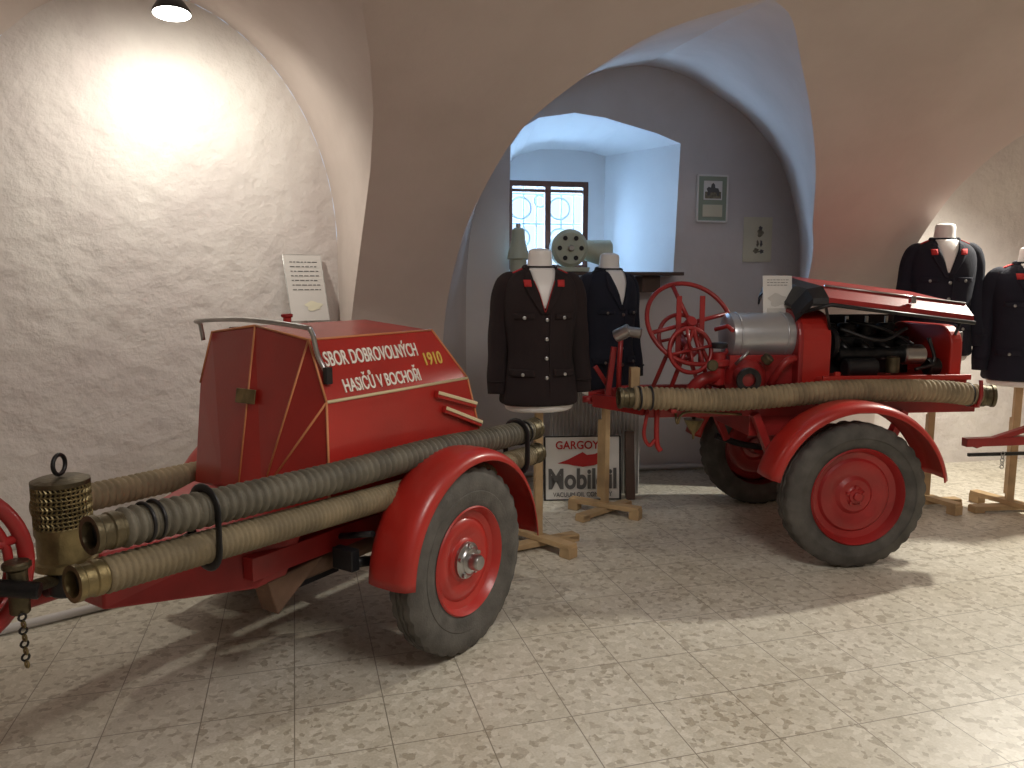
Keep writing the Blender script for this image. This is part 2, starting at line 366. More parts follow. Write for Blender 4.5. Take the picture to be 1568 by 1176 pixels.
# posters
def sheet(name, M, w, h, paper, frame=None, pic=None, lines=6, border=.012):
    e = empty(name); e.matrix_world = M
    mk('paper', [(-w/2, 0, -h/2), (w/2, 0, -h/2), (w/2, 0, h/2), (-w/2, 0, h/2)], [(0, 1, 2, 3)], paper, e, solid=.003)
    if frame:
        for i, (a, b) in enumerate((((-w/2, 0, -h/2), (w/2, 0, -h/2)), ((w/2, 0, -h/2), (w/2, 0, h/2)), ((w/2, 0, h/2), (-w/2, 0, h/2)), ((-w/2, 0, h/2), (-w/2, 0, -h/2)))):
            beam('frame_%d' % i, a, b, border, border, frame, e)
    vs = []; fs = []
    def rect(x0, x1, z0, z1):
        b = len(vs); vs.extend([(x0, -.004, z0), (x1, -.004, z0), (x1, -.004, z1), (x0, -.004, z1)]); fs.append((b, b+1, b+2, b+3))
    for i in range(lines):
        z = h/2-h*(.12+.07*i); x = -w*.36
        while x < w*.34:
            l = random.uniform(.03, .09)*w*1.6; rect(x, min(x+l, w*.38), z, z+h*.014); x += l+w*.03
    if vs: mk('print', vs, fs, INK, e)
    if pic:
        for i, (cx, cz, pw, phh, pm) in enumerate(pic):
            pts = [(cx+pw/2*cos(a)*(1+.25*sin(5*a+i)), -.005, cz+phh/2*sin(a)*(1+.2*cos(3*a))) for a in [2*pi*k/20 for k in range(20)]]
            mk('picture_%d' % i, pts, [tuple(range(20))], pm, e)
    return e
BR = Matrix.Rotation(TH, 4, 'Z')
e = sheet('framed_photograph', Matrix.Translation(W(2.65, QB-.02, 2.08))@BR, .24, .34, GRNF, PAPER, None, 0, .014)
box('photo', (0, -.006, .06), (.15, .004, .14), PAPER, e); box('photo_ground', (0, -.009, .025), (.13, .004, .05), SKETCH, e)
mk('photo_rider', [(x, -.012, z) for x, z in ((-.05, .02), (-.045, .05), (-.055, .07), (-.04, .085), (-.02, .08), (-.015, .105), (.0, .115), (.012, .1), (.015, .078), (.04, .075), (.05, .05), (.045, .02), (.03, .02), (.025, .045), (-.02, .045), (-.03, .02))], [tuple(range(16))], INK, e)
box('caption', (0, -.006, -.09), (.16, .004, .09), PAPERY, e)
sheet('wall_poster', Matrix.Translation(W(3.04, QB-.01, 1.78))@BR, .24, .34, PAPERY, None, [(0.02, .085, .03, .035, INK), (0.02, .05, .05, .06, SKETCH), (0.0, -.03, .02, .05, SKETCH), (.03, -.03, .02, .05, INK), (-.01, -.085, .05, .04, SKETCH), (.035, -.09, .035, .03, INK)], 0)
nz = Vector((.522, -.853, 0)); al = Vector((.853, .522, 0))
topc = Vector((-1.325, 4.875, 1.62))+nz*.03; botc = topc+nz*.15+Vector((0, 0, -.40))
up = (topc-botc).normalized(); nn = al.cross(up)
M = Matrix((al, -nn if nn.dot(nz) > 0 else nn, up)).transposed().to_4x4(); M.translation = (topc+botc)/2
nb = sheet('notice_board', M, .235, .43, PAPERG, STEEL, [(.03, -.12, .1, .06, PAPERY)], 7, .005)
mi = M.inverted()
tube('stand_pole', [mi@((topc+botc)/2+Vector((0.01, .02, -.02))), mi@Vector((-1.28, 4.82, 0.01))], .012, STEEL, nb)
cyl('stand_base', mi@Vector((-1.28, 4.82, 0.0)), mi@Vector((-1.28, 4.82, 0.02)), .12, BLK, nb)

# ------------------------------------------------------------------ wheels / fenders
def wheel(parent, c, side, R=.37, rim=.215, wd=.065, hubmat=STEEL, rubber=RUB, rmat=RED, hubr=.06, hl=1.):
    ax = (0, side, 0)
    k = wd/.065
    prof = [(rim*.96, -.05*k), (rim, -.058*k), (rim+.03, -.066*k), (rim+.06, -.072*k), (rim+.063, -.069*k), (R-.07, -.075*k), (R-.03, -.068*k), (R-.012, -.058*k), (R-.002, -.05*k), (R, -.04*k), (R, -.016*k), (R-.008, -.014*k), (R-.008, -.01*k), (R, -.008*k),
            (R, .008*k), (R-.008, .01*k), (R-.008, .014*k), (R, .016*k), (R, .04*k), (R-.002, .05*k), (R-.012, .058*k), (R-.03, .068*k), (R-.07, .075*k), (rim+.063, .069*k), (rim+.06, .072*k), (rim+.03, .066*k), (rim, .058*k), (rim*.96, .05*k)]
    lathe('tire', prof, c, ax, rubber, parent, 96, tread=(7, 8, 9, 12, 13, 16, 17, 18, 19, 20))
    q = rim/.215
    rp = [(rim*.97, -.055*k), (rim*.97, .05*k), (rim*1.01, .062*k), (rim*.985, .068*k), (.200*q, .05*k), (.192*q, .03*k), (.165*q, .022*k), (.155*q, .032*k), (.12*q, .036*k), (.10*q, .024*k), (.085*q, .022*k), (.07*q, .035*k), (0, .036*k)]
    lathe('rim', rp, c, ax, rmat, parent, 64)
    lathe('hub', [(hubr*1.25, .02), (hubr*1.25, .04), (hubr, .045), (hubr*.9, .05), (hubr*.85, .056), (hubr*.55, .06), (hubr*.55, .06+.03*hl), (hubr*.45, .06+.04*hl), (0, .06+.04*hl)], c, ax, hubmat, parent, 32)
    cc = Vector(c)
    for i in range(5):
        a = 2*pi*i/5+.3; p = cc+Vector((hubr*1.05*cos(a), side*.036, hubr*1.05*sin(a)))
        cyl('nut_%d' % i, p, p+Vector((0, side*.018, 0)), .010, hubmat, parent, 6)
def fender(name, parent, c, y0, y1, Rf, a0, a1, m, n=40, crown=.03, lip=.012):
    vs = []; fs = []; nj = 10
    for i in range(n+1):
        a = a0+(a1-a0)*i/n; r = Rf(i/n)
        for j in range(nj+1):
            t = j/nj; rr = r-crown*(2*t-1)**4-(lip if j in (0, nj) else 0)
            vs.append((c[0]+rr*cos(a), y0+(y1-y0)*t, c[2]+rr*sin(a)))
    for i in range(n):
        for j in range(nj): fs.append((i*(nj+1)+j, i*(nj+1)+j+1, (i+1)*(nj+1)+j+1, (i+1)*(nj+1)+j))
    return mk(name, vs, fs, m, parent, smooth=True, solid=.006)

# ------------------------------------------------------------------ trailer 1
T1 = empty('fire_pump_trailer', (-.7255, 3.2606, 0), radians(57))
for sd in (-1, 1):
    wheel(T1, (0, sd*.62, .37), sd, wd=.054, hubr=.058)
    fender('fender_%d' % (sd > 0), T1, (0, 0, .37), sd*.50, sd*.71, lambda t: .42+.07*(1-t)**2, radians(-2), radians(178), RED)
    tube('fender_stay_%d' % (sd > 0), [(-.35, sd*.3, .5), (-.36, sd*.5, .55)], .012, BLK, T1)
cyl('axle', (0, -.6, .37), (0, .6, .37), .025, BLK, T1)
cs = dict(CTf=(-.44, 0, 1.29), TNf=(-.48, -.33, 1.252), MNf=(-.49, -.42, 1.04), SNf=(-.49, -.42, .62), NBN=(-.54, -.12, .68), CB=(-.55, 0, .68),
          TFf=(-.39, .33, 1.252), MFf=(-.40, .41, 1.04), SFf=(-.45, .41, .62), NBF=(-.53, .12, .68),
          CTr=(.15, 0, 1.29), TNr=(.2, -.33, 1.252), MNr=(.33, -.42, 1.04), SNr=(.48, -.42, .62), TFr=(.2, .33, 1.252), MFr=(.33, .41, 1.04), SFr=(.48, .41, .62))
ks = list(cs); I = {k: i for i, k in enumerate(ks)}
fc = ['CTf TNf TNr CTr', 'CTf CTr TFr TFf', 'TNf MNf MNr TNr', 'MNf SNf SNr MNr', 'TFf TFr MFr MFf', 'MFf MFr SFr SFf', 'CTf CB NBN TNf', 'TNf NBN MNf', 'MNf NBN SNf',
      'CTf TFf NBF CB', 'TFf MFf NBF', 'MFf SFf NBF', 'CTr TNr TFr', 'TNr MNr MFr TFr', 'MNr SNr SFr MFr', 'SNf NBN CB NBF SFf', 'SNf SFf SFr SNr']
mk('hood_body', [cs[k] for k in ks], [tuple(I[k] for k in f.split()) for f in fc], RED, T1, bevel=.006)
LIN = mat('orange_lining', (.62, .24, .10), .5)
def edge(a, b, r=.0035, m=YEL):
    A, B = Vector(cs[a]), Vector(cs[b]); o = Vector((0, -.001, .001)); tube('lining_%s_%s' % (a, b), [A+o, B+o], r, m, T1, 6)
edge('MNf', 'MNr', .006, CREAM)
for a, b in (('TNf', 'TNr'), ('TNf', 'MNf'), ('MNf', 'SNf'), ('TNr', 'MNr'), ('MNr', 'SNr'), ('TNf', 'NBN'), ('MNf', 'NBN'), ('CTf', 'CB'), ('TFf', 'MFf'), ('CTf', 'TNf'), ('CTf', 'TFf')): edge(a, b, .0045, LIN)
tilt = math.atan(.09/.212)
def sideM(L, z):
    t = (z-1.04)/.212; y = -.42+.09*t-.003
    return Matrix.Translation((L, y, z))@Matrix.Rotation(pi/2-tilt, 4, 'X')
text('lettering_1', 'SBOR DOBROVOLNÝCH', .50, .070, WHT, T1, sideM(-.44, 1.157), bold=.014)
text('lettering_2', 'HASIČŮ V BOCHOŘI', .42, .072, WHT, T1, sideM(-.39, 1.062), bold=.014)
text('lettering_year', '1910', .11, .055, YEL, T1, sideM(.09, 1.115), bold=.014)
for i, (x0, z0, x1, z1) in enumerate(((.10, 1.0, .37, .92), (.15, .93, .41, .83))):
    beam('side_bar_%d' % i, (x0, -.432, z0), (x1, -.432, z1), .02, .03, RED, T1)
    beam('side_bar_edge_%d' % i, (x0, -.444, z0+.006), (x1, -.444, z1+.006), .004, .014, CREAM, T1)
tube('chrome_rail', [(-.41, .36, 1.22), (-.42, .36, 1.285), (-.45, .33, 1.30), (-.49, 0, 1.315), (-.51, -.33, 1.30), (-.5, -.37, 1.28), (-.48, -.375, 1.2), (-.465, -.405, 1.13)], .009, STEEL, T1, 10, n=6)
box('rail_clip', (-.465, -.405, 1.13), (.03, .02, .06), BLK, T1)
box('name_plate', (-.497, 0, 1.03), (.006, .11, .055), BRASS, T1, (0, radians(10), 0))
cyl('roof_knob', (-.2, .1, 1.28), (-.2, .1, 1.315), .016, RED, T1); cyl('roof_knob_top', (-.2, .1, 1.31), (-.2, .1, 1.325), .024, RED2, T1)
tube('hinge_rod', [(-.3, .335, 1.262), (.15, .335, 1.262)], .006, BLK, T1)
for sd in (-1, 1):
    beam('rail_%d' % (sd > 0), (-.75, sd*.3, .5), (.6, sd*.3, .5), .05, .08, RED2, T1)
    tube('leaf_spring_%d' % (sd > 0), [(-.38, sd*.42, .43), (-.2, sd*.42, .395), (0, sd*.42, .385), (.2, sd*.42, .395), (.38, sd*.42, .43)], .02, BLK, T1, 8, n=4)
    tube('leaf_spring_low_%d' % (sd > 0), [(-.26, sd*.42, .39), (0, sd*.42, .355), (.26, sd*.42, .39)], .016, BLK, T1, 8, n=4)
    box('spring_shackle_%d' % (sd > 0), (-.4, sd*.40, .45), (.04, .1, .08), BLK, T1)
bx = [(-1.12, -.08, .44), (-1.12, .08, .44), (-1.12, .08, .62), (-1.12, -.08, .62), (-.72, -.30, .42), (-.72, .30, .42), (-.5, .34, .66), (-.5, -.34, .66), (-.6, -.31, .43), (-.6, .31, .43)]
mk('pump_box', bx, [(0, 1, 2, 3), (0, 4, 5, 1), (3, 2, 6, 7), (0, 3, 7, 4), (1, 5, 6, 2), (4, 8, 9, 5), (4, 7, 8), (5, 9, 6), (8, 7, 6, 9)], RED2, T1, bevel=.008)
box('battery_box', (-.45, -.1, .44), (.26, .36, .18), BLK, T1)
box('rear_crossbar', (.6, 0, .5), (.05, .7, .07), RED2, T1)
box('engine_sump', (0, 0, .52), (.6, .4, .25), OIL, T1)
mk('support_foot', [(-.68, -.31, .43), (-.42, -.31, .45), (-.64, -.31, .30), (-.68, -.22, .43), (-.42, -.22, .45), (-.64, -.22, .30)], [(0, 1, 2), (3, 5, 4), (0, 3, 4, 1), (1, 4, 5, 2), (2, 5, 3, 0)], RUST, T1, bevel=.006)
cyl('exhaust', (-.55, -.25, .40), (-.1, -.3, .43), .04, RUST, T1)
tube('drawbar', [(-1.1, 0, .53), (-1.6, 0, .53)], .035, RED2, T1, 14)
beam('support_leg', (-1.5, 0.02, .5), (-1.5, 0.02, .0), .04, .04, RED2, T1); box('support_leg_foot', (-1.5, 0.02, .01), (.12, .12, .02), RED2, T1)
ribbed('suction_hose_upper', [(-1.29, -.5, .825), (-.6, -.5, .798), (0, -.5, .79), (.45, -.5, .765), (.70, -.49, .755)], .049, HOSE, T1, .030, .012, 8)
ribbed('suction_hose_lower', [(-1.34, -.5, .715), (-.5, -.5, .68), (.2, -.5, .65), (.72, -.49, .63)], .047, HOSEG, T1, .018, .004)
ribbed('suction_hose_far', [(-1.05, .45, .66), (-.4, .5, .64), (.7, .5, .63)], .05, HOSEB, T1, .028, .010, 8)
coupling('coupling_1', (-1.31, -.5, .826), (-1, 0, .03), .045, DBRASS, T1); coupling('coupling_2', (-1.36, -.5, .716), (-1, 0, .04), .043, BRASS, T1)
coupling('coupling_3', (.73, -.49, .754), (1, 0, 0), .048, DBRASS, T1); coupling('coupling_4', (.75, -.49, .63), (1, 0, 0), .046, DBRASS, T1)
for i, (x, z) in enumerate(((-1.22, .824), (-1.19, .824), (.62, .757), (.66, .756))): ring('hose_clamp_%d' % i, (x, -.5, z), .052, .005, BLK, T1, (1, 0, 0), 24, 6)
def strap(nm, x, zt, zb):
    pts = []
    for k in range(13): a = pi*k/12; pts.append((x, -.5+.060*cos(a), zt+.060*sin(a)))
    for k in range(13): a = pi+pi*k/12; pts.append((x, -.5+.060*cos(a), zb+.060*sin(a)))
    tube(nm, pts, .014, BLK, T1, 8, closed=True, flat=.35)
strap('strap_1', -1.04, .815, .705); strap('strap_2', .60, .758, .635)
for i, x in enumerate((-1.04, -.3, .60)): beam('hose_bracket_%d' % i, (x, -.44, .73), (x, -.15, .66 if x > -1 else .58), .03, .02, BLK, T1)
# strainer
sx, sy = -1.253, -.15; dzs = -.035
vs = []; fs = []
for i in range(11):
    for k in range(36): a = 2*pi*(k+.5*(i % 2))/36; vs.append((sx+.073*cos(a), sy+.073*sin(a), .80+.012*i+dzs))
for i in range(10):
    for k in range(36):
        l = (k+1) % 36; fs.append((i*36+k, i*36+l, (i+1)*36+l, (i+1)*36+k))
o = mk('strainer_basket', vs, fs, BRASS, T1); md = o.modifiers.new('w', 'WIREFRAME'); md.thickness = .006
cyl('strainer_core', (sx, sy, .79+dzs), (sx, sy, .92+dzs), .06, BLK, T1)
lathe('strainer_lid', [(.076, .0), (.076, .012), (.06, .018), (0, .02)], (sx, sy, .92+dzs), (0, 0, 1), DBRASS, T1)
lathe('strainer_body', [(.06, 0), (.082, .01), (.082, .03), (.072, .035), (.072, .10), (.076, .11), (.076, .13), (0, .13)], (sx, sy, .67+dzs), (0, 0, 1), BRASS, T1)
ring('strainer_ring', (sx, sy, .975+dzs), .028, .006, BLK, T1, (.6, -1, 0), 24, 8)
cyl('strainer_mount', (sx, sy, .56), (sx, sy, .68+dzs), .05, BLK, T1); tube('strainer_arm', [(sx, sy, .58), (sx, 0, .53)], .02, BLK, T1)
cyl('valve_body', (-1.44, -.28, .60), (-1.44, -.28, .72), .024, DBRASS, T1); cyl('valve_arm', (-1.44, -.28, .66), (-1.25, -.12, .60), .018, DBRASS, T1)
cyl('valve_arm_b', (-1.55, -.22, .70), (-1.42, -.35, .67), .022, OIL, T1)
cyl('valve_cap', (-1.44, -.28, .72), (-1.44, -.28, .74), .034, DBRASS, T1)
hw = (-1.61, -.185, .735)
nrm = (-.25, -1, .05)
ring('hand_wheel', hw, .22, .02, RED2, T1, nrm, 48, 12); ring('hand_wheel_inner', hw, .18, .012, RED2, T1, nrm, 48, 8)
Mw = orient(nrm)
for i in range(6):
    a = i*pi/3; tube('spoke_%d' % i, [Vector(hw), Vector(hw)+Mw@Vector((.215*cos(a), .215*sin(a), 0))], .013, RED2, T1, 8)
cyl('hand_wheel_hub', Vector(hw)-Mw@Vector((0, 0, .04)), Vector(hw)+Mw@Vector((0, 0, .04)), .035, BLK, T1)
for i in range(8): ring('chain_%d' % i, (-1.45, -.31-.004*(i % 2), .60-.018*i), .009, .003, BRASS if i % 2 else BLK, T1, (1, 0, 0) if i % 2 else (0, 1, 0), 12, 6)

# ------------------------------------------------------------------ trailer 2
T2 = empty('motor_pump_trailer', (1.672, 4.417, 0), radians(6))
for sd in (-1, 1):
    wheel(T2, (0.01, sd*.575, .375), sd, R=.375, rim=.25, wd=.075, hubmat=RED2, rmat=RED2, hubr=.042, hl=.4)
    fender('fender_%d' % (sd > 0), T2, (0.01, 0, .37), sd*.45, sd*.68, lambda t: .485, radians(10), radians(167), RED)
cyl('axle', (0, -.55, .37), (0, .55, .37), .03, RED2, T2)
for sd in (-1, 1):
    beam('rail_%d' % (sd > 0), (-1.0, sd*.30, .79), (.85, sd*.30, .79), .05, .09, RED2, T2)
    beam('rail_tongue_%d' % (sd > 0), (-1.0, sd*.30, .79), (-1.22, sd*.04, .80), .05, .07, RED2, T2)
    beam('axle_hanger_f%d' % (sd > 0), (-.42, sd*.34, .76), (-.30, sd*.34, .48), .05, .04, RED2, T2)
    beam('axle_hanger_r%d' % (sd > 0), (.42, sd*.34, .76), (.30, sd*.34, .48), .05, .04, RED2, T2)
    tube('leaf_spring_%d' % (sd > 0), [(-.36, sd*.36, .5), (-.18, sd*.36, .44), (0, sd*.36, .42), (.18, sd*.36, .44), (.36, sd*.36, .5)], .02, BLK, T2, 8, n=4)
for i, x in enumerate((-1.0, -.45, .0, .8)): box('cross_%d' % i, (x, 0, .79), (.05, .6, .07), RED2, T2)
box('under_box', (-.25, -.05, .7), (.36, .5, .14), RED2, T2)
box('bed_tray', (.35, 0, .90), (.82, .74, .09), RED, T2, bevel=.012)
box('bed_lip', (.35, -.375, .945), (.84, .02, .03), RED, T2)
def arch(nm, x0, x1, hw, z0, z1, r, m, th=0):
    pts = [(-hw, z0), (-hw, z1-r)]+[(-hw+r-r*cos(a), z1-r+r*sin(a)) for a in [pi/2*k/8 for k in range(1, 9)]]
    pts = pts+[(-y, z) for y, z in pts[::-1]]
    n = len(pts); vs = [(x0, y, z) for y, z in pts]+[(x1, y, z) for y, z in pts]
    fs = [(i, (i+1) % n, n+(i+1) % n, n+i) for i in range(n)]
    if not th: fs += [tuple(range(n)), tuple(range(n, 2*n))]
    return mk(nm, vs, fs, m, T2, bevel=.01)
arch('radiator_casing', -.15, .03, .27, .83, 1.30, .16, RED)
arch('radiator_band', -.16, -.13, .28, .83, 1.31, .17, RED2)
arch('end_panel', .70, .77, .30, .85, 1.22, .12, RED)
box('end_handle', (.80, -.2, 1.15), (.04, .05, .06), STEEL, T2)
lathe('tank', [(0, 0), (.09, .004), (.122, .02), (.127, .04), (.127, .38), (0, .38)], (-.52, -.12, 1.16), (1, 0, 0), GREY, T2)
for i, x in enumerate((-.46, -.20)): ring('tank_band_%d' % i, (x, -.12, 1.16), .127, .006, GREY, T2, (1, 0, 0), 40, 6)
box('tank_cradle', (-.34, -.12, .98), (.36, .2, .16), RED2, T2)
# engine
box('engine_block', (.33, .02, 1.04), (.5, .28, .22), OIL, T2, bevel=.015)
for i in range(4):
    x = .14+.12*i
    cyl('cylinder_%d' % i, (x, .0, 1.12), (x, .0, 1.22), .05, OIL, T2)
    for k in range(3): cyl('fin_%d_%d' % (i, k), (x, 0, 1.14+.025*k), (x, 0, 1.148+.025*k), .062, OIL, T2)
    tube('exhaust_port_%d' % i, [(x, -.08, 1.12), (x, -.17, 1.11), (x+.03, -.2, 1.07)], .022, OIL, T2, 10, n=4)
    cyl('spark_plug_%d' % i, (x, 0, 1.22), (x, 0, 1.26), .01, WHT, T2, 10)
cyl('manifold', (.1, -.2, 1.06), (.58, -.2, 1.06), .035, OIL, T2)
cyl('air_filter', (.44, -.26, 1.06), (.56, -.26, 1.06), .055, STEEL, T2)
cyl('dynamo', (.12, -.25, .99), (.30, -.25, .99), .05, BLK, T2); cyl('carburettor', (.38, -.28, .96), (.38, -.28, 1.05), .035, DBRASS, T2)
cyl('pulley', (.06, -.18, 1.12), (.09, -.18, 1.12), .085, BLK, T2)
cyl('magneto', (.60, -.24, .99), (.67, -.24, .99), .05, OIL, T2)
for i, (a, b, c) in enumerate((((.1, -.22, 1.2), (.3, -.28, 1.14), (.5, -.2, 1.2)), ((.2, -.1, 1.24), (.35, -.2, 1.2), (.6, -.12, 1.1)), ((.6, -.25, 1.15), (.62, -.28, 1.02), (.5, -.3, .98)))):
    tube('pipe_%d' % i, [a, b, c], .01, BLK, T2, 8, n=8)
box('firewall', (.36, .24, 1.1), (.66, .02, .32), BLK, T2)
# open bonnet
cross = [(-.33, -.085), (-.325, -.05), (-.25, .0), (.25, .0), (.325, -.05), (.33, -.10)]
vo = []; fo = []
xs = [(-.17, 1.36, .75), (-.11, 1.45, .95), (-.03, 1.465, 1), (.80, 1.365, 1)]
for x, z, k in xs:
    for y, dz in cross: vo.append((x, y*k, z+y*.13+dz*(1.0 if x > -.1 else .8)))
nc = len(cross)
for i in range(len(xs)-1):
    for j in range(nc-1): fo.append((i*nc+j, i*nc+j+1, (i+1)*nc+j+1, (i+1)*nc+j))
hd = mk('bonnet', vo, fo, RED2, T2); md = hd.modifiers.new('s', 'SOLIDIFY'); md.thickness = .01
hd.data.materials.append(BLK)
for p in hd.data.polygons:
    if p.center.x < -.03: p.material_index = 1
vi = [(x, y*.97, z-.012) for x, y, z in vo]
mk('bonnet_lining', vi, fo, BLK, T2)
tube('bonnet_trim', [(-.02, -.252, 1.435), (.80, -.252, 1.337)], .006, STEEL, T2, 8)
tube('bonnet_edge', [(-.15, -.26, 1.29), (-.02, -.335, 1.335), (.80, -.335, 1.235)], .011, BLK, T2, 8)
tube('bonnet_stay', [(.02, -.26, 1.2), (-.04, -.3, 1.36)], .008, BLK, T2, 8); tube('bonnet_stay_b', [(.72, -.26, 1.1), (.76, -.3, 1.28)], .008, BLK, T2, 8)
tube('bonnet_hinge', [(.72, .3, 1.2), (.74, .31, 1.3)], .01, BLK, T2, 8)
box('bonnet_catch', (.45, -.31, 1.36), (.03, .03, .04), STEEL, T2)
# handwheels
hc = Vector((-.705, -.1, 1.23)); nr = (.1, -.85, .5)
ring('hand_wheel', hc, .25, .013, RED2, T2, nr, 56, 10)
M2 = orient(nr)
for i in range(4):
    a = i*pi/2+.35; tube('wheel_spoke_%d' % i, [hc, hc+M2@Vector((.25*cos(a), .25*sin(a), 0))], .012, RED2, T2, 8)
cyl('wheel_hub', hc-M2@Vector((0, 0, .03)), hc+M2@Vector((0, 0, .03)), .03, RED2, T2)
h2 = Vector((-.74, -.22, 1.09))
ring('reel_wheel', h2, .12, .012, RED2, T2, (.1, -1, .2), 40, 10)
h3 = Vector((-.70, .08, 1.14)); ring('reel_wheel_back', h3, .13, .012, RED2, T2, (.1, -1, .2), 40, 10)
for i in range(4):
    a = i*pi/2+.2
    for hh in (h2, h3): tube('reel_spoke_%d' % i, [hh, hh+Vector((.12*cos(a), 0, .12*sin(a)))], .009, RED2, T2, 8)
tube('reel_axle', [h2, h3], .02, RED2, T2, 10)
for i, (x0, x1, y) in enumerate(((-.86, -.72, -.2), (-.60, -.72, -.2), (-.86, -.70, .1), (-.56, -.70, .1))): tube('reel_strut_%d' % i, [(x0, y, .82), (x1, y, 1.2)], .013, RED2, T2, 8)
for i, (x, z) in enumerate(((-.79, 1.0), (-.66, 1.0))): beam('reel_strap_%d' % i, (x, -.16, z+.38), (x, -.16, z), .03, .008, RED2, T2)
tube('crank', [(-.6, -.2, 1.2), (-.55, -.25, 1.22), (-.54, -.3, 1.2)], .012, RED2, T2, 8)
cyl('branch_valve', (-1.13, -.12, 1.16), (-1.06, -.16, 1.2), .035, STEEL, T2); cyl('branch_valve_b', (-1.07, -.15, 1.19), (-1.0, -.18, 1.18), .028, STEEL, T2); tube('branch_stem', [(-1.1, -.13, 1.16), (-1.1, -.1, 1.0), (-1.1, -.1, .82)], .014, RED2, T2, 10)
# pump castings
lathe('pump_volute', [(0, -.08), (.06, -.08), (.1, -.05), (.12, 0), (.1, .05), (.06, .08), (0, .08)], (-.42, -.2, .93), (0, 1, 0), RED2, T2)
cyl('pump_outlet', (-.47, -.26, .96), (-.49, -.40, .95), .045, RED2, T2)
lathe('outlet_flange', [(.035, 0), (.035, .03), (.062, .03), (.066, .015), (.062, 0), (.03, -.01)], (-.49, -.40, .95), (-.14, -1, 0), OIL, T2)
cyl('valve_neck', (-.58, -.22, .9), (-.58, -.22, 1.08), .035, RED2, T2); cyl('valve_bonnet', (-.58, -.22, 1.0), (-.58, -.22, 1.04), .055, RED2, T2)
cyl('valve_knob', (-.58, -.22, 1.1), (-.58, -.22, 1.13), .045, BLK, T2)
tube('pump_pipe', [(-.58, -.22, .95), (-.68, -.24, .93), (-.74, -.22, .86)], .035, RED2, T2, 14, n=6)
tube('pump_pipe_b', [(-.3, -.25, .9), (-.25, -.3, 1.02), (-.18, -.28, 1.05)], .02, RED2, T2, 12, n=6)
cyl('gland', (-.35, -.28, 1.03), (-.33, -.30, 1.06), .03, DBRASS, T2)
tube('pump_lever', [(-.52, -.3, 1.02), (-.46, -.33, 1.09)], .009, STEEL, T2, 8); cyl('gauge', (-.66, -.33, 1.02), (-.66, -.35, 1.02), .03, DBRASS, T2)
ribbed('suction_hose', [(-1.10, -.40, .865), (-.6, -.42, .85), (0, -.42, .885), (.5, -.42, .88), (.79, -.41, .85)], .057, HOSEB, T2, .027, .010, 8)
coupling('coupling_left', (-1.12, -.40, .865), (-1, 0, 0), .05, DBRASS, T2); coupling('coupling_right', (.82, -.41, .848), (1, -.35, 0), .055, DBRASS, T2)
for i, x in enumerate((-1.07, -1.01, .74)): ring('hose_clamp_%d' % i, (x, -.405, .863 if x < 0 else .855), .059, .006, BLK, T2, (1, 0, 0), 24, 6)
for i, x in enumerate((-.9, .76)): beam('hose_bracket_%d' % i, (x, -.46, .80), (x, -.28, .80), .03, .02, RED2, T2)
tube('hose_hook', [(.76, -.46, .80), (.76, -.48, .86), (.76, -.47, .94)], .01, RED2, T2, 8, n=4)
beam('hose_post', (0.02, -.36, .86), (0.02, -.36, .98), .03, .02, RED, T2)
beam('hitch_post', (-1.16, -.06, .78), (-1.12, -.06, 1.10), .03, .03, RED2, T2); beam('hitch_post_b', (-1.08, .06, .80), (-1.2, .06, .98), .025, .025, RED2, T2)
beam('hitch_block', (-1.04, -.2, .88), (-1.04, -.2, 1.0), .05, .05, WOOD, T2)
tube('tow_eye', [(-1.22, 0, .80), (-1.28, 0, .80)], .02, RED2, T2, 10)
tube('jack_leg', [(-.95, -.33, .80), (-.95, -.34, .62), (-.93, -.35, .57)], .014, RED2, T2, 10, n=5)
tube('jack_hook', [(-1.0, -.33, .78), (-1.02, -.34, .66), (-.99, -.34, .6), (-.96, -.34, .63)], .010, RED2, T2, 10, n=5)
lathe('drain_funnel', [(.006, -.06), (.008, -.03), (.03, .0), (.05, .04), (.055, .05), (0, .05)], (-.72, -.25, .67), (0, 0, 1), BRASS, T2)
tube('funnel_pipe', [(-.72, -.25, .72), (-.72, -.25, .80)], .01, BRASS, T2, 8)
tube('fuel_pipe', [(-.85, -.33, .8), (-.85, -.37, .72), (-.8, -.37, .78), (-.5, -.36, .76)], .007, BRASS, T2, 8, n=6)
c = sheet('information_card', T2.matrix_world, .165, .21, PAPER, None, [(0, -.03, .1, .07, ZINC)], 3)
c.matrix_world = Matrix.Translation(Vector((1.478, 4.31, 1.385)))@Matrix.Rotation(radians(3), 4, 'Z')@Matrix.Rotation(radians(-8), 4, 'X')
box('card_holder', (0, .006, -.1), (.12, .02, .05), ZINC, c)

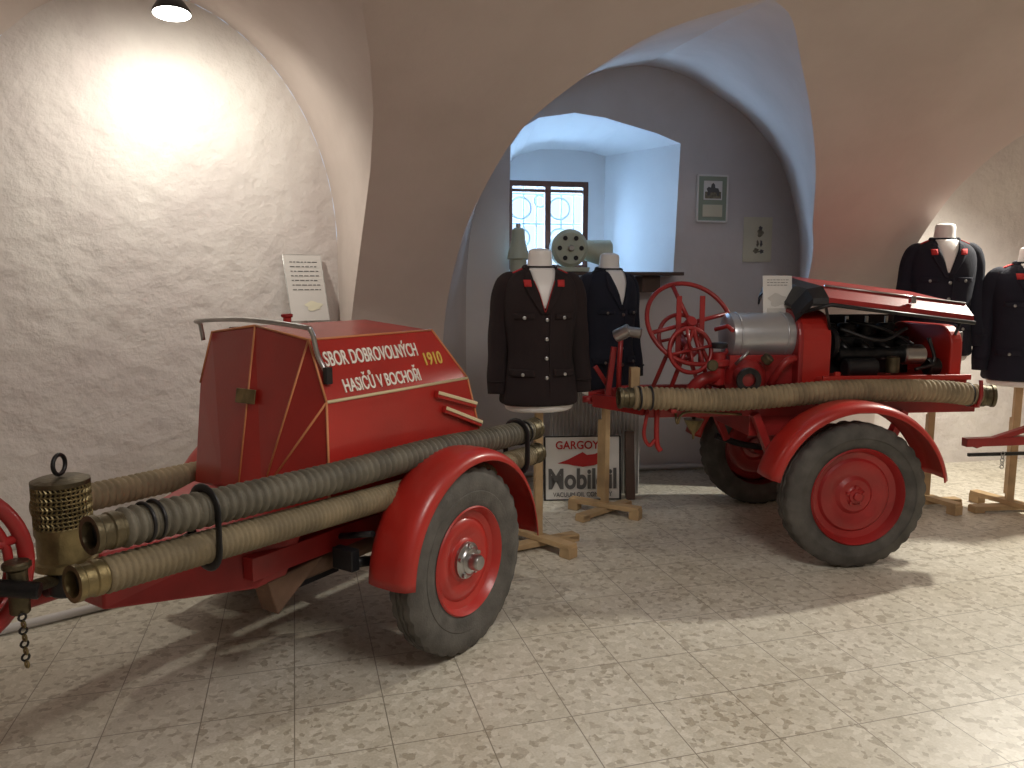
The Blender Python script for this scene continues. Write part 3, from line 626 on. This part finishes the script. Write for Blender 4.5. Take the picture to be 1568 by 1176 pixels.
# ------------------------------------------------------------------ mannequins
RG = [(.81, .198, .135), (.83, .21, .145), (.90, .203, .14), (1.0, .188, .13), (1.08, .177, .122), (1.18, .185, .128), (1.3, .198, .136), (1.38, .200, .132), (1.44, .192, .118), (1.475, .17, .102), (1.50, .135, .088), (1.52, .09, .076), (1.535, .072, .07)]
def prof(z, i):
    return interp([(r[0], r[i]) for r in RG], z)
def mannequin(name, loc, rz, cloth, patch=None, dz=0., piping=False, yaw=0, sc=1.):
    E = empty(name, (*loc, 0), rz); E.scale = (sc, sc, 1)
    def Z(z): return z+dz
    rg = cr(RG, 4); seg = 48; vs = []; fs = []
    for i, r in enumerate(rg):
        for k in range(seg):
            a = 2*pi*k/seg; wob = 1+(.018*sin(7*a+1)+.012*sin(11*a))*max(0, (1.25-r.x))/.45
            ca, sa = cos(a), sin(a)
            vs.append((r.y*wob*math.copysign(abs(ca)**.85, ca), r.z*wob*math.copysign(abs(sa)**.95, sa), Z(r.x)))
    for i in range(len(rg)-1):
        for k in range(seg): l = (k+1) % seg; fs.append((i*seg+k, i*seg+l, (i+1)*seg+l, (i+1)*seg+k))
    mk('jacket_body', vs, fs, cloth, E, smooth=True, solid=.006)
    def front(x, z, off):
        w, d = prof(z, 1), prof(z, 2); t = min(.999, abs(x)/w)
        ca = t**(1/.85); return -d*(sqrt(1-ca*ca))**.95-off
    def patchm(nm, A, B, m, off, n=10, nn=5, th=.004):
        vs = []; fs = []
        for i in range(n+1):
            t = i/n
            pa = interp([(j/(len(A)-1), p[0]) for j, p in enumerate(A)], t), interp([(j/(len(A)-1), p[1]) for j, p in enumerate(A)], t)
            pb = interp([(j/(len(B)-1), p[0]) for j, p in enumerate(B)], t), interp([(j/(len(B)-1), p[1]) for j, p in enumerate(B)], t)
            for j in range(nn+1):
                u = j/nn; x = pa[0]*(1-u)+pb[0]*u; z = pa[1]*(1-u)+pb[1]*u
                vs.append((x, front(x, z, off), Z(z)))
        for i in range(n):
            for j in range(nn): fs.append((i*(nn+1)+j, i*(nn+1)+j+1, (i+1)*(nn+1)+j+1, (i+1)*(nn+1)+j))
        return mk(nm, vs, fs, m, E, smooth=True, solid=th)
    patchm('chest', [(-.004, 1.32), (-.035, 1.41), (-.062, 1.48), (-.068, 1.525)], [(.004, 1.32), (.035, 1.41), (.062, 1.48), (.068, 1.525)], MANN, .005)
    for s in (-1, 1):
        patchm('lapel_%d' % (s > 0), [(s*.0, 1.29), (s*.028, 1.39), (s*.055, 1.46), (s*.068, 1.515)], [(s*.02, 1.29), (s*.085, 1.39), (s*.105, 1.435), (s*.09, 1.50)], cloth, .012, th=.006)
        if patch: patchm('collar_patch_%d' % (s > 0), [(s*.068, 1.43), (s*.070, 1.465)], [(s*.105, 1.43), (s*.108, 1.465)], patch, .02, 3, 3)
        if piping: patchm('lapel_piping_%d' % (s > 0), [(s*.0, 1.30), (s*.028, 1.395), (s*.053, 1.46)], [(s*.003, 1.30), (s*.031, 1.395), (s*.056, 1.46)], patch, .018, 6, 2)
        for pn, zc, xw, hh in (('breast', 1.275, .05, .018), ('hip', .98, .062, .024)):
            xc = s*(.105 if pn == 'breast' else .112)
            patchm('%s_flap_%d' % (pn, s > 0), [(xc-xw, zc+hh), (xc-xw, zc-hh*.6)], [(xc+xw, zc+hh), (xc+xw, zc-hh*.6)], cloth, .011, 4, 8, .006)
            lathe('%s_button_%d' % (pn, s > 0), [(0, .006), (.008, .004), (.01, 0)], (xc, front(xc, zc, .014), Z(zc-.004)), (0, -1, 0), STEEL, E, 12)
        sp = [(s*.125, 0, 1.468), (s*.17, .0, 1.448), (s*.198, .005, 1.38), (s*.212, .014, 1.26), (s*.222, .010, 1.13), (s*.23, -.008, 1.0), (s*.236, -.025, .865)]
        tube('sleeve_%d' % (s > 0), [(x, y, Z(z)) for x, y, z in sp], lambda t: .042+.022*min(1, t*5)-.016*t+.003*sin(t*23)*t, cloth, E, 18, n=6, flat=.85)
        ring('cuff_%d' % (s > 0), (s*.234, -.022, Z(.94)), .049, .003, cloth, E, (0, -.1, 1), 24, 6)
        box('epaulette_%d' % (s > 0), (s*.14, 0, Z(1.503)), (.1, .045, .008), cloth if not patch else REDC, E, (0, s*radians(24), 0))
    pts = [(.088*sin(a), .082*cos(a)*.95-.004, Z(1.53-.016*(abs(a)/2.3))) for a in [-2.3+4.6*k/16 for k in range(17)]]
    tube('collar', pts, .022, cloth, E, 10, flat=.4)
    for i in range(4): lathe('button_%d' % i, [(0, .008), (.009, .005), (.011, 0)], (.012, front(.012, 1.26-.10*i, .008), Z(1.26-.10*i)), (0, -1, 0), STEEL, E, 14)
    tube('front_edge', [(.03, front(.03, z, .004), Z(z)) for z in (1.29, 1.2, 1.1, 1.0, .9, .82)], .004, cloth, E, 6, n=3)
    lathe('neck', [(.085, -.06), (.074, -.02), (.066, .02), (.062, .06), (.062, .085), (.056, .10), (.035, .108), (0, .11)], (0, -.005, Z(1.52)), (0, -.08, 1), MANN, E, 32)
    hp = []; hf = []
    for i, (z, w, d) in enumerate(((.84, .185, .12), (.80, .188, .125), (.78, .18, .12), (.77, .16, .105), (.765, .0, .0))):
        for k in range(32): a = 2*pi*k/32; hp.append((w*cos(a), d*sin(a), Z(z)))
    for i in range(4):
        for k in range(32): l = (k+1) % 32; hf.append((i*32+k, i*32+l, (i+1)*32+l, (i+1)*32+k))
    mk('hips', hp, hf, MANN, E, smooth=True)
    box('stand_post', (0, 0, (.77+dz)/2+.01), (.042, .042, .77+dz), WOOD, E)
    box('stand_post_b', (.0, .045, .35), (.03, .045, .5), WOOD, E)
    for i, a in enumerate((radians(20+yaw), radians(-55+yaw))):
        d = Vector((cos(a), sin(a), 0))
        beam('stand_foot_%d' % i, d*-.25+Vector((0, 0, .03+.032*i)), d*.25+Vector((0, 0, .03+.032*i)), .07, .03, WOOD, E)
        for s in (-1, 1): box('foot_pad_%d%d' % (i, s > 0), d*(.22*s)+Vector((0, 0, .02+.01*i)), (.07, .07, .04+.02*i), WOOD, E, (0, 0, a))
    return E
mannequin('uniform_mannequin', (.145, 4.10), radians(10), CLOTH1, REDC, piping=True)
mannequin('uniform_mannequin', (.585, 4.72), radians(32), CLOTH2, None, yaw=-8, sc=.95)
mannequin('uniform_mannequin', (2.71, 4.90), radians(-12), CLOTH2, REDC, dz=.19, sc=.95)
mannequin('uniform_mannequin', (3.18, 4.78), radians(-14), CLOTH2, REDC, dz=.04)
# ------------------------------------------------------------------ enamel sign, sheet, pole
sg = empty('enamel_sign'); sg.matrix_world = Matrix.Translation((.475, 5.03, .0))@Matrix.Rotation(radians(4), 4, 'Z')@Matrix.Rotation(radians(-6), 4, 'X')
mk('plate', [(-.255, 0, 0.0), (.255, 0, 0.0), (.255, 0, .43), (-.255, 0, .43)], [(0, 1, 2, 3)], mat('enamel_white', (.85, .85, .82), .35, 0, 0, 60, .12, 5), sg, solid=.006)
def RX(x, z, y=-.006): return Matrix.Translation((x, y, z))@Matrix.Rotation(pi/2, 4, 'X')
text('title', 'GARGOYLE', .36, .055, REDC, sg, RX(-.18, .345), bold=.015); text('name', 'Mobiloil', .46, .14, INK, sg, RX(-.23, .075), bold=.03); text('maker', 'VACUUM OIL COMPANY', .4, .03, INK, sg, RX(-.2, .025))
gp = [(-.17, .25), (-.10, .275), (-.05, .30), (0, .325), (.03, .305), (.08, .31), (.13, .33), (.12, .29), (.17, .27), (.12, .25), (.08, .235), (0, .225), (-.06, .235), (-.1, .245)]
mk('emblem', [(x, -.007, z) for x, z in gp], [tuple(range(len(gp)))], REDC, sg)
for i, (a, b) in enumerate((((-.255, -.004, .0), (-.255, -.004, .43)), ((.255, -.004, 0), (.255, -.004, .43)), ((-.255, -.004, .43), (.255, -.004, .43)), ((-.255, -.004, 0.005), (.255, -.004, .005)))): beam('edge_%d' % i, a, b, .012, .008, BLK, sg)
vs = []; fs = []
for i in range(241):
    x = .26+.62*i/240; y = 5.2+.012*sin(i*2*pi/10); vs += [(x, y, 0), (x, y+.04, .72)]
for i in range(240): fs.append((2*i, 2*i+2, 2*i+3, 2*i+1))
mk('corrugated_sheet', vs, fs, ZINC, smooth=True)
beam('wooden_post', (.80, 5.05, 0), (.79, 5.09, .46), .06, .04, DWOOD)
tb = empty('tow_bar')
beam('bar', (2.66, 4.44, .52), (4.2, 4.55, .55), .05, .05, RED2, tb); beam('bar_b', (2.72, 4.44, .50), (3.05, 4.47, .60), .04, .03, RED2, tb); beam('lower', (2.7, 4.46, .44), (4.2, 4.55, .46), .02, .02, BLK, tb)
tube('leg', [(4.1, 4.54, .54), (4.1, 4.54, .0)], .02, RED2, tb)
for i in range(5): ring('chain_%d' % i, (2.9, 4.45, .45-.02*i), .011, .003, STEEL, tb, (1, 0, 0) if i % 2 else (0, 1, 0), 12, 6)

# ------------------------------------------------------------------ lamps
def flood(name, loc, tgt, arm):
    E = empty(name); loc = Vector(loc); d = (Vector(tgt)-loc).normalized()
    lathe('housing', [(.03, -.06), (.06, -.055), (.085, -.015), (.09, .0), (.086, .002)], loc, d, BLK, E)
    lathe('lens', [(0, 0.001), (.084, 0.001)], loc, d, LAMPM, E)
    tube('arm', [loc-d*.05, loc+Vector(arm)*.5-d*.05, loc+Vector(arm)], .009, BLK, E, 8)
    return E
def light(nm, t, loc, e, col, size=.06, rot=None, **k):
    l = bpy.data.lights.new(nm, t); l.energy = e; l.color = col
    if t == 'AREA': l.shape = 'RECTANGLE'; l.size = size; l.size_y = k.get('sy', size)
    else: l.shadow_soft_size = size
    if t == 'SPOT': l.spot_size = k['ang']; l.spot_blend = 1
    o = bpy.data.objects.new(nm, l); COL.objects.link(o); o.location = loc
    if rot: o.rotation_euler = rot
    if 'tgt' in k: o.rotation_euler = (Vector(k['tgt'])-Vector(loc)).to_track_quat('-Z', 'Y').to_euler()
    return o
WARM = (1, .945, .82)
flood('flood_lamp', (-1.62, 3.86, 2.72), (-1.55, 3.75, 1.5), (-.12, .2, .10))
light('flood_light', 'SPOT', (-1.62, 3.87, 2.69), 66, WARM, .05, ang=radians(176), tgt=(-1.85, 4.33, 2.0))
flood('flood_lamp', (3.75, 5.15, 2.66), (3.4, 4.6, 1.4), (.1, .1, .2))
light('flood_light_right', 'SPOT', (3.70, 5.00, 2.58), 330, WARM, .05, ang=radians(176), tgt=(2.9, 3.9, 0))
light('fill_light', 'AREA', W(1.2, .6, 3.0), 60, (1, .94, .88), 1.2)  # added area light without fixture, soft fill for trailer fronts and vault
wl = light('window_daylight', 'AREA', W(1.56, 6.75, 2.0), 180, (.40, .66, 1), 1.3, (radians(-90), 0, TH), sy=1.5)
w = bpy.data.worlds.new('World'); S.world = w; w.use_nodes = True
w.node_tree.nodes['Background'].inputs[0].default_value = (.6, .75, 1, 1); w.node_tree.nodes['Background'].inputs[1].default_value = 1.5
try:
    S.view_settings.view_transform = 'Standard'; S.view_settings.exposure = 0
except Exception: pass
# ------------------------------------------------------------------ camera
cam = bpy.data.cameras.new('Camera'); cam.lens = 1661/2212*36; cam.sensor_width = 36; cam.clip_start = .02
co = bpy.data.objects.new('Camera', cam); COL.objects.link(co); co.location = (0, 0, 1.45); co.rotation_euler = (radians(90-7.5), 0, 0)
S.camera = co
